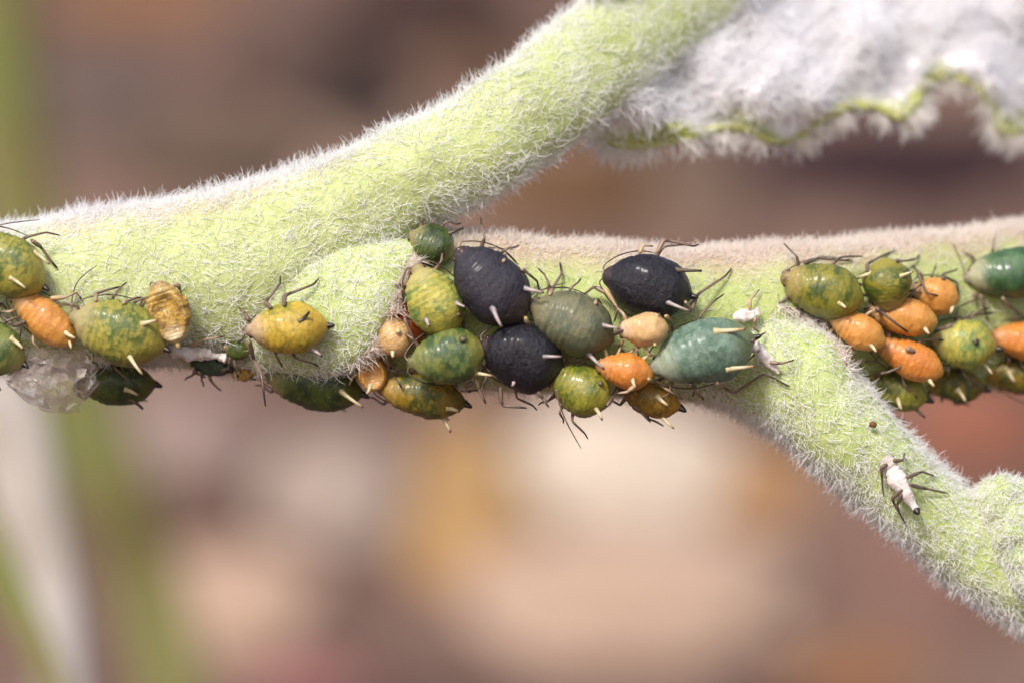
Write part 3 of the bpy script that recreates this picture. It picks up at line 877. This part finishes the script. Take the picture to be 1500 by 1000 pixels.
A('round glossy lime aphid hanging at the lower edge right of the black aphid', (806, 550), (893, 590), 74, 'lime', 'round', y=-1.35, dyt=-.25, corn=[((879, 563), (880, 562), CD), ((873, 599), (882, 614))], cauda=None,
  legs=[([(886, 592), (893, 588), (905, 563), (913, 558)], [.6, .6, .55], M_LEG_DARK)], ants=[[(815, 570), (820, 593), (832, 622), (851, 656)]])
A('plump black aphid standing alone in front of the upper stem edge', (882, 402), (1014, 434), 94, 'black', groove=.5, corn=[((994, 396), (1028, 397), CD), ((981, 444), (1011, 456))], corn_mat=M_CORN_D, rise=.12,
  legs=[([(937, 376), (942, 359), (957, 361)], None, M_LEG_PALE), ([(961, 376), (973, 351), (1016, 361), (1024, 358)], [.3, .10, .05]), ([(1000, 440), (1012, 455), (1022, 431), (1062, 405), (1072, 393)], [.4, .35, .12, .05]),
        ([(892, 428), (870, 420), (850, 436)],), ([(890, 420), (905, 452), (900, 471)], [.35, .1], M_LEG_PALE)], leg_mat=M_LEG)
A('small pale orange nymph just below the plump black aphid', (905, 484), (980, 481), 51, 'orange_pale', 'nymph', y=-1.6, cauda=None, corn=[((958, 503), (960, 508)), ((962, 463), (966, 460))], leg_mat=M_LEG_PALE,
  legs=[([(912, 484), (899, 489), (870, 510), (843, 525)], [.62, .62, .55], M_LEG_DARK), ([(972, 466), (984, 470), (985, 486)],), ([(914, 498), (906, 508), (922, 521)],)], auto_ants=False)
A('bright orange nymph below the small pale orange one', (872, 534), (957, 551), 51, 'orange_deep', 'nymph', y=-1.5, cauda=None, corn=[((928, 558), (931, 568)), ((944, 524), (951, 520))], leg_mat=M_LEG_PALE,
  legs=[([(948, 553), (960, 560), (985, 575), (1000, 584)], [.5, .4, .3]), ([(930, 562), (918, 574), (902, 576)], [.4, .4]), ([(960, 540), (968, 527), (985, 510)], [.6, .6])], auto_ants=False)
A('large blue green aphid with long pale cornicles, right end of the middle crowd', (950, 540), (1107, 494), 92, 'blue_green', off=-.28, corn=[((1050, 486), (1092, 482)), ((1068, 540), (1105, 536))], rise=.15, corn_r=1.25,
  legs=[([(1050, 556), (1062, 568), (1076, 575), (1119, 546), (1157, 566)], [.3, .25, .12, .05]), ([(1098, 500), (1112, 492), (1122, 487)], None, M_LEG_DARK), ([(1012, 558), (1020, 566), (1014, 580)], None, M_LEG_DARK)])
A('amber aphid hanging at the lower edge under the bright orange nymph', (905, 567), (998, 597), 54, 'amber', y=-.95, roll=25, corn=[((966, 583), (979, 594)), ((972, 612), (987, 627))],
  legs=[([(930, 592), (938, 602), (953, 618)], None, M_LEG_DARK)], auto_ants=False)
# --- right cluster
G2 = 'aphids crowded on the stem'
A('large olive green aphid, leftmost of the right hand cluster', (1143, 405), (1266, 443), 80, 'olive', corn=[((1232, 446), (1240, 452))], ants=[[(1147, 400), (1175, 384), (1210, 376), (1235, 381), (1252, 378)], [(1148, 408), (1160, 428), (1168, 454)]],
  legs=[([(1180, 390), (1200, 378), (1250, 383)],)], leg_mat=M_LEG_DARK, cauda=None)
A('roundish olive aphid seen from behind, right of the large olive green one', (1303, 458), (1296, 378), 74, 'olive', 'round', dyt=-.1, groove=.4, corn=[((1272, 402), (1256, 408)), ((1322, 404), (1338, 398))], cauda=None, off=-.1,
  legs=[([(1275, 400), (1270, 387), (1290, 376), (1313, 366)],), ([(1312, 386), (1318, 383), (1342, 380), (1347, 373)],)], leg_mat=M_LEG_DARK, auto_ants=False)
A('orange nymph right of the roundish olive aphid, topmost of the orange ones', (1335, 424), (1405, 441), 54, 'orange', 'nymph', cauda=None, corn=[((1394, 452), (1392, 460))],
  legs=[([(1380, 412), (1384, 406), (1402, 414), (1405, 440)], None, M_LEG_DARK), ([(1350, 410), (1345, 402), (1358, 430), (1378, 434)], [.5, .5, .5], M_LEG)], leg_mat=M_LEG_DARK)
A('orange nymph under the roundish olive aphid, middle of the orange ones', (1270, 454), (1374, 473), 54, 'orange', 'nymph', cauda=None, off=-.05, corn=[((1356, 482), (1362, 490))], leg_mat=M_LEG,
  legs=[([(1290, 456), (1284, 452), (1310, 472), (1330, 487)], [.6, .6, .5])])
A('amber orange nymph under the large olive green aphid', (1212, 462), (1298, 504), 50, 'orange', 'nymph', cauda=None, off=-.16, leg_mat=M_LEG_PALE, corn=[((1276, 506), (1284, 516))])
A('long orange nymph with wrinkled back, lowest of the orange ones', (1280, 500), (1382, 548), 54, 'orange_deep', 'nymph', y=-.30, cauda=None, corn=[((1362, 556), (1369, 566))], groove=1.6,
  legs=[([(1336, 512), (1328, 510), (1345, 518), (1376, 520)], [.7, .7, .7], M_LEG)], leg_mat=M_LEG)
A('yellow olive aphid with white head near the right edge', (1360, 496), (1461, 511), 72, 'yellow_green', y=.25, corn=[((1443, 535), (1454, 548)), ((1428, 500), (1430, 498), CD)],
  legs=[([(1372, 488), (1392, 478), (1420, 462), (1458, 458)], [.4, .2, .1], M_LEG_DARK)], off=-.1)
A('orange nymph cut by the right edge', (1450, 491), (1545, 508), 58, 'orange_deep', 'nymph', y=.75, cauda=None, leg_mat=M_LEG)
A('bright green glossy aphid with pale head cut by the right edge', (1409, 407), (1550, 394), 74, 'deep_green', y=.55, cauda=None, ants=[[(1414, 402), (1408, 384), (1396, 357)], [(1418, 398), (1422, 388), (1431, 384)]],
  legs=[([(1470, 432), (1476, 446), (1505, 468)],), ([(1440, 428), (1439, 440), (1447, 472)],), ([(1432, 424), (1426, 440), (1406, 449)],)], leg_mat=M_LEG)
A('yellowish olive aphid at the lower edge of right cluster, beside the lower petiole', (1260, 558), (1360, 585), 58, 'olive', y=.15, roll=15, corn=[((1317, 588), (1321, 600)), ((1343, 599), (1355, 611), CD)],
  legs=[([(1285, 552), (1292, 546), (1300, 545), (1330, 533)], [.6, .6, .7], M_LEG_DARK)], auto_ants=False)
A('dark olive aphid at the lower edge, between two other hanging aphids at right', (1352, 558), (1443, 569), 50, 'olive_amber', y=.75, roll=30, corn=[((1405, 573), (1415, 588))], auto_ants=False)
A('dark olive aphid at the lower edge, cut by the right edge', (1434, 545), (1530, 552), 54, 'olive_amber', y=1.15, roll=30, ants=[[(1441, 552), (1460, 566), (1482, 582), (1508, 594)]], auto_ants=False, corn=[((1480, 548), (1487, 560))])

# --- cast skins
A('white cast skin with six thin legs on the lower petiole', (1296, 668), (1344, 750), 25, 'white_skin', 'strip', name='cast_skin', cat='cast skin', group='cast skins', crumple=.03, thick=.7, eyes=True, cauda=M_CAUDA, cauda_len=.02, rise=.14, auto_ants=False, auto_legs=False, groove=1.5,
  legs=[([(1326, 700), (1351, 690), (1371, 698)], [.22, .06]), ([(1330, 710), (1342, 712), (1389, 722)], [.22, .06]), ([(1322, 716), (1306, 730), (1326, 766)], [.22, .06]), ([(1322, 722), (1314, 740), (1318, 752)], [.2, .08]),
        ([(1302, 680), (1291, 684), (1294, 726)], [.22, .06]), ([(1308, 676), (1322, 674), (1325, 663)], [.2, .06])], leg_mat=M_LEG_DARK, leg_scale=.85)
A('shrivelled white cast skin patch above the cornicles of the blue green aphid', (1114, 454), (1074, 468), 19, 'white_skin', 'strip', name='cast_skin', cat='cast skin', group='cast skins', crumple=.045, thick=.4, eyes=False, cauda=None, rise=.12, auto_ants=False, auto_legs=False,
  legs=[([(1102, 455), (1098, 440), (1113, 424)], [.2, .1], M_LEG_PALE), ([(1104, 464), (1104, 480), (1112, 487)], [.2, .1], M_LEG)], leg_mat=M_LEG, leg_scale=.8)
A('narrow split cast skin lying behind the tail of the blue green aphid', (1098, 500), (1142, 547), 17, 'white_skin', 'strip', name='cast_skin', cat='cast skin', group='cast skins', crumple=.03, thick=.6, eyes=False, cauda=None, rise=.14, auto_ants=False, auto_legs=False,
  legs=[([(1128, 530), (1145, 532), (1164, 527)], [.2, .1], M_LEG), ([(1112, 512), (1102, 522), (1094, 530)], [.2, .08], M_LEG)], leg_mat=M_LEG, leg_scale=.8)
A('flaky white cast skin under the amber skin, on the lower stem edge', (246, 511), (332, 524), 22, 'white_skin', 'strip', name='cast_skin', cat='cast skin', group='cast skins', crumple=.09, thick=.7, eyes=False, cauda=None, y=-.75, auto_ants=False, auto_legs=False,
  legs=[([(280, 510), (300, 497), (330, 492)], [.3, .15], M_LEG_PALE)], leg_scale=.8)
A('brownish translucent cast skin in the hairs left of the dark green aphid under the lip', (338, 546), (388, 538), 24, 'shell', 'strip', name='cast_skin', cat='cast skin', group='cast skins', crumple=.06, thick=.7, eyes=False, cauda=None, y=-.3, auto_ants=False, auto_legs=False,
  legs=[([(350, 548), (345, 552), (378, 556)], None, M_LEG_DARK)])

# crumpled glassy cast skin at lower left
def glassy_skin():
    t = NT('glassy_membrane')
    oc = t.obj_coord()
    n1 = t.noise(oc, 5, 3)
    c = t.mix(n1, s2l('#efe6e2'), s2l('#c9b3ac'))
    p = t.principled(c, 0.12, t.bump(t.noise(oc, 9, 2), 0.15, 0.04), spec=1.0, coat=1.0)
    tr = t.n('ShaderNodeBsdfTransparent')
    tl = t.n('ShaderNodeBsdfTranslucent'); t.l(c, tl.inputs[0])
    gl = t.n('ShaderNodeBsdfGlossy', i_Roughness=0.10); gl.inputs['Color'].default_value = (1, 1, 1, 1)
    a0 = t.n('ShaderNodeMixShader'); a0.inputs[0].default_value = 0.5
    t.l(p.outputs[0], a0.inputs[1]); t.l(tl.outputs[0], a0.inputs[2])
    a = t.n('ShaderNodeMixShader'); a.inputs[0].default_value = 0.45
    t.l(a0.outputs[0], a.inputs[1]); t.l(gl.outputs[0], a.inputs[2])
    lw = t.n('ShaderNodeLayerWeight', i_Blend=0.35)
    f = t.math('ADD', t.math('MULTIPLY', lw.outputs['Facing'], 0.45), t.math('MULTIPLY', t.smooth(n1, 0.54, 0.66), 0.16))
    f = t.math('ADD', f, 0.06)
    b = t.n('ShaderNodeMixShader'); t.l(f, b.inputs[0])
    t.l(tr.outputs[0], b.inputs[1]); t.l(a.outputs[0], b.inputs[2])
    m = t.done(b.outputs[0])
    hd = P(8, 552, -1.15); tl_ = P(142, 545, -1.0)
    root = empty('cast_skin', tuple(P(75, 552, -.75)))
    tag(root, 'crumpled glassy cast skin hanging at lower left below the orange nymph', 'cast skin', 'cast skins')
    inv = root.matrix_basis.inverted()
    def film(px0, px1, top, bot, ydep, seed, nu=15, nv=11):
        rnd = random.Random(seed)
        """thin crumpled sheet: ridged folds, torn outline, bulging towards the viewer"""
        V, F = [], []
        o_ = Vector((seed * 4.1, seed, 0))
        for j_ in range(nv):
            for i_ in range(nu):
                u, v = i_ / (nu - 1), j_ / (nv - 1)
                px_ = px0 + (px1 - px0) * u
                tp = np.interp(u, np.linspace(0, 1, len(top)), top); bt = np.interp(u, np.linspace(0, 1, len(bot)), bot)
                py_ = tp + (bt - tp) * v
                px_ += rnd.uniform(-4, 4)
                py_ += rnd.uniform(-4, 4)
                q = Vector((px_ * .022, py_ * .03, 0)) + o_
                ridge = 1 - 2 * abs(mnoise.noise(q)) + 0.6 * (1 - 2 * abs(mnoise.noise(q * 2.3)))
                bulge = math.sin(math.pi * min(1, max(0, u))) * math.sin(math.pi * min(1, max(0, v)))
                V.append(inv @ P(px_, py_, ydep - 0.34 * bulge - 0.12 * ridge + rnd.uniform(-.06, .06)))
        for j_ in range(nv - 1):
            for i_ in range(nu - 1):
                a_ = j_ * nu + i_
                if rnd.random() < .5: F += [(a_, a_ + 1, a_ + nu + 1), (a_, a_ + nu + 1, a_ + nu)]
                else: F += [(a_, a_ + 1, a_ + nu), (a_ + 1, a_ + nu + 1, a_ + nu)]
        o = mesh_obj('membrane', V, F, m, root, False)
        sol = o.modifiers.new('thickness', 'SOLIDIFY'); sol.thickness = 0.006
        return o
    film(12, 143, [545, 520, 508, 510, 516, 528], [562, 588, 596, 604, 602, 560], -1.0, 1)
    film(14, 112, [556, 540, 536, 546, 560], [566, 588, 598, 604, 592], -1.15, 4, 11, 8)
glassy_skin()

# brown specks stuck to the hairs
def speck(label, px, py, r):
    y = surf(px, py, 0) - 0.12
    V = [Vector((v.x * r * 1.3, v.y * r * .7, v.z * r)) * (1 + .35 * mnoise.noise(v * 2 + Vector((px, 0, 0)))) for v in EYE_V]
    t = NT('dirt_speck'); oc = t.obj_coord()
    p = t.principled(t.mix(t.noise(oc, 30, 2), s2l('#3a2410'), s2l('#8a5a1c')), 0.7)
    o = mesh_obj('dirt_crumb', V, EYE_F, t.done(p.outputs[0]))
    o.matrix_basis = Matrix.Translation(P(px, py, y))
    tag(o, label, 'crumb')
speck('tiny brown crumb of dirt on the lower petiole above the white cast skin', 1279, 621, .045)

# ------------------------------------------------------------------ hairs of the plant
def grow(name, parent, V, F, tan, n, length, rad, lift, comb, spread, curl, droop, mat, seed, front=-0.30, weight=None, K=7, avoid=True, face_w=None):
    rng = np.random.default_rng(seed)
    V = np.array([tuple(v) for v in V]); 
    tris, tt, fw = [], [], []
    for q_, (f, tv) in enumerate(zip(F, tan)):
        tris.append(f[:3]); tt.append(tuple(tv)); fw.append(face_w[q_] if face_w else 1.0)
        if len(f) == 4: tris.append((f[0], f[2], f[3])); tt.append(tuple(tv)); fw.append(fw[-1])
    tris = np.array(tris); tt = np.array(tt)
    a, b, c = V[tris[:, 0]], V[tris[:, 1]], V[tris[:, 2]]
    nn = np.cross(b - a, c - a)
    ar = np.linalg.norm(nn, axis=1)
    nn = nn / np.maximum(ar, 1e-9)[:, None]
    # outward orientation: away from the local centre line
    ctr = V.mean(0)
    cent = (a + b + c) / 3
    w = ar * (-nn[:, 1] > front)
    frame = (cent[:, 0] > -8.4) & (cent[:, 0] < 8.9) & (cent[:, 2] > -5.8) & (cent[:, 2] < 6.2)
    w = w * frame
    w = w * np.array(fw)
    if weight is not None: w = w * weight(cent, nn)
    w = w / w.sum()
    idx = rng.choice(len(tris), n, p=w)
    r1, r2 = rng.random(n), rng.random(n)
    fl = r1 + r2 > 1
    r1[fl], r2[fl] = 1 - r1[fl], 1 - r2[fl]
    p = a[idx] + (b[idx] - a[idx]) * r1[:, None] + (c[idx] - a[idx]) * r2[:, None]
    nr = nn[idx]; tg = tt[idx]
    # clumped direction field so that the felt lies in locks
    rv = rng.normal(size=(n, 3))
    ph = np.stack([np.sin(p[:, 0] * 3.1 + p[:, 2] * 4.3 + seed), np.sin(p[:, 1] * 3.7 + p[:, 0] * 2.3), np.sin(p[:, 2] * 5.1 - p[:, 0] * 3.3 + seed)], 1)
    d = nr * lift * (0.6 + 0.8 * rng.random(n))[:, None] + tg * comb + rv * spread * 0.6 + ph * spread * 0.5
    dn = (d * nr).sum(1)
    fix = dn < 0.12
    d[fix] += nr[fix] * (0.2 - dn[fix])[:, None]
    d /= np.linalg.norm(d, axis=1)[:, None]
    ln = length * (0.45 + 1.0 * rng.random(n) ** 1.4)
    cv = np.cross(d, rng.normal(size=(n, 3)))
    cv /= np.maximum(np.linalg.norm(cv, axis=1), 1e-6)[:, None]
    cs = curl * (0.3 + rng.random(n))
    pts = np.zeros((n, K, 3)); pts[:, 0] = p - nr * 0.015
    cur = p.copy()
    for k in range(1, K):
        d = d + cv * (cs / (K - 1))[:, None] - nr * (droop / (K - 1)) + rng.normal(size=(n, 3)) * (curl * 0.11)
        hgt = ((cur - p) * nr).sum(1)
        low = (hgt < 0.02) & ((d * nr).sum(1) < 0)
        d[low] -= nr[low] * ((d * nr).sum(1)[low])[:, None] * 1.2
        d /= np.linalg.norm(d, axis=1)[:, None]
        cur = cur + d * (ln / (K - 1))[:, None]
        pts[:, k] = cur
    keep = np.ones(n, bool)
    if avoid:
        flat = pts.reshape(-1, 3)
        for Mi, la, wb, hc, lz in ELLS:
            Mn = np.array(Mi)
            q = flat @ Mn[:3, :3].T + Mn[:3, 3]
            q[:, 2] -= lz
            ins = ((q[:, 0] / (la * 1.0)) ** 2 + (q[:, 1] / (wb * 1.02)) ** 2 + (q[:, 2] / (hc * 1.1)) ** 2) < 1.0
            keep &= ~ins.reshape(n, K).any(1)
    pts = pts[keep]; n = len(pts)
    Pm = np.array(PM)
    pts = pts + Pm[:3, 3]
    cu = bpy.data.hair_curves.new(name)
    cu.add_curves([K] * n)
    cu.attributes['position'].data.foreach_set('vector', pts.reshape(-1).astype(np.float32))
    ra = cu.attributes.get('radius') or cu.attributes.new('radius', 'FLOAT', 'POINT')
    prof = np.interp(np.linspace(0, 1, K), [0, .3, .8, 1], [1, .95, .6, .12])
    rr = (rad * (0.7 + 0.6 * rng.random(n)))[:, None] * prof[None, :]
    ra.data.foreach_set('value', rr.reshape(-1).astype(np.float32))
    cu.materials.append(mat)
    o = bpy.data.objects.new(name, cu)
    C.objects.link(o)
    o.parent = parent
    tag(o, None, None, None, 'stuff')
    return o

HM_WHITE = hair_mat('hair_white', '#f8f6f8')
HM_CREAM = hair_mat('hair_cream', '#f3ede8')
HM_TAN = hair_mat('hair_beige', '#efe2d8')
HM_LEAF = hair_mat('hair_leaf_wool', '#fefdff', 0.6, 0.0)

FRONT = lambda c, n_: 0.5 + 0.8 * np.abs(n_[:, 2]) ** 2 + 0.5 * np.clip(np.sin(c[:, 0] * 2.1 + c[:, 2] * 3.3) * np.sin(c[:, 0] * 3.7 - c[:, 2] * 2.2), -0.6, 1)
EDGE = lambda c, n_: np.clip(np.abs(n_[:, 2]) - 0.62, 0, 1) * 2
V, F, tn, o = lofts['stem']
grow('hairs', o, V, F, tn, 20000, .14, .0038, .42, .6, .9, 1.3, .7, HM_CREAM, 11, weight=FRONT)
grow('downy_hairs', o, V, F, tn, 14000, .16, .0045, .7, .6, .7, .8, .4, HM_TAN, 12, weight=lambda c, n_: np.clip((n_[:, 2] - 0.66) * 3, 0, 1) * (c[:, 0] > -1.6))
grow('long_hairs', o, V, F, tn, 3200, .22, .0050, .45, .6, .9, 1.3, .6, HM_CREAM, 13)
V, F, tn, o = lofts['upper_petiole']
grow('hairs', o, V, F, tn, 29000, .145, .0038, .42, .7, .8, 1.2, .7, HM_WHITE, 21, weight=FRONT)
grow('downy_hairs', o, V, F, tn, 7000, .21, .0048, .8, .6, .6, .8, .3, HM_WHITE, 22, weight=EDGE)
grow('long_hairs', o, V, F, tn, 4200, .23, .0048, .45, .7, .8, 1.2, .6, HM_WHITE, 23)
V, F, tn, o = lofts['leaf_base']
grow('hairs', o, V, F, tn, 9500, .17, .0042, .42, .3, 1.1, 2.0, .7, HM_WHITE, 31)
grow('long_hairs', o, V, F, tn, 1800, .25, .0052, .42, .3, 1.1, 2.0, .6, HM_WHITE, 33)
V, F, tn = rims['leaf_base']
grow('hairs', o, V, F, tn, 1300, .22, .0058, .9, .9, .9, 1.0, .2, HM_TAN, 32, front=-.9)
V, F, tn, o = lofts['lower_petiole']
grow('hairs', o, V, F, tn, 22000, .14, .0038, .42, .7, .8, 1.2, .7, HM_WHITE, 41, weight=FRONT)
grow('downy_hairs', o, V, F, tn, 6500, .19, .0048, .8, .5, .7, .8, .3, HM_WHITE, 43, weight=EDGE)
grow('long_hairs', o, V, F, tn, 3200, .21, .0048, .45, .7, .8, 1.2, .6, HM_WHITE, 44)
V, F, tn = rims['lower_petiole']
grow('hairs', o, V, F, tn, 900, .20, .0068, .9, .5, .9, 1.0, .2, HM_CREAM, 42, front=-.9)
V, F, tn, o = lofts['leaf_lobe']
grow('hairs', o, V, F, tn, 9000, .14, .0040, .45, .5, .9, 1.2, .6, HM_WHITE, 51)
ltan = [Vector((0.6, 0, 0.25))] * len(LF)
grow('wool', leaf_o, LV, LF, ltan, 34000, .42, .0095, .30, .35, 1.0, 1.8, .8, HM_LEAF, 61, front=-.9, face_w=[0.15 if j < 3 else (0.35 if j < 5 else 1.0) for j in range(NV - 1) for i in range(NU - 1)])
mtan = [Vector((0.3, 0.2, -0.8))] * len(MF)
grow('margin_hairs', margin_o, MV, MF, mtan, 3600, .30, .0075, .5, .8, .7, 0.9, -.2, HM_CREAM, 62, front=-2, weight=lambda c, n_: np.clip(-n_[:, 2] + 0.0, 0, 1) * np.clip(n_[:, 1] + 0.6, 0, 1) * np.clip(0.35 + np.sin(c[:, 0] * 7.3) * np.sin(c[:, 0] * 3.1 + 1) * 1.2, 0.05, 1.5))
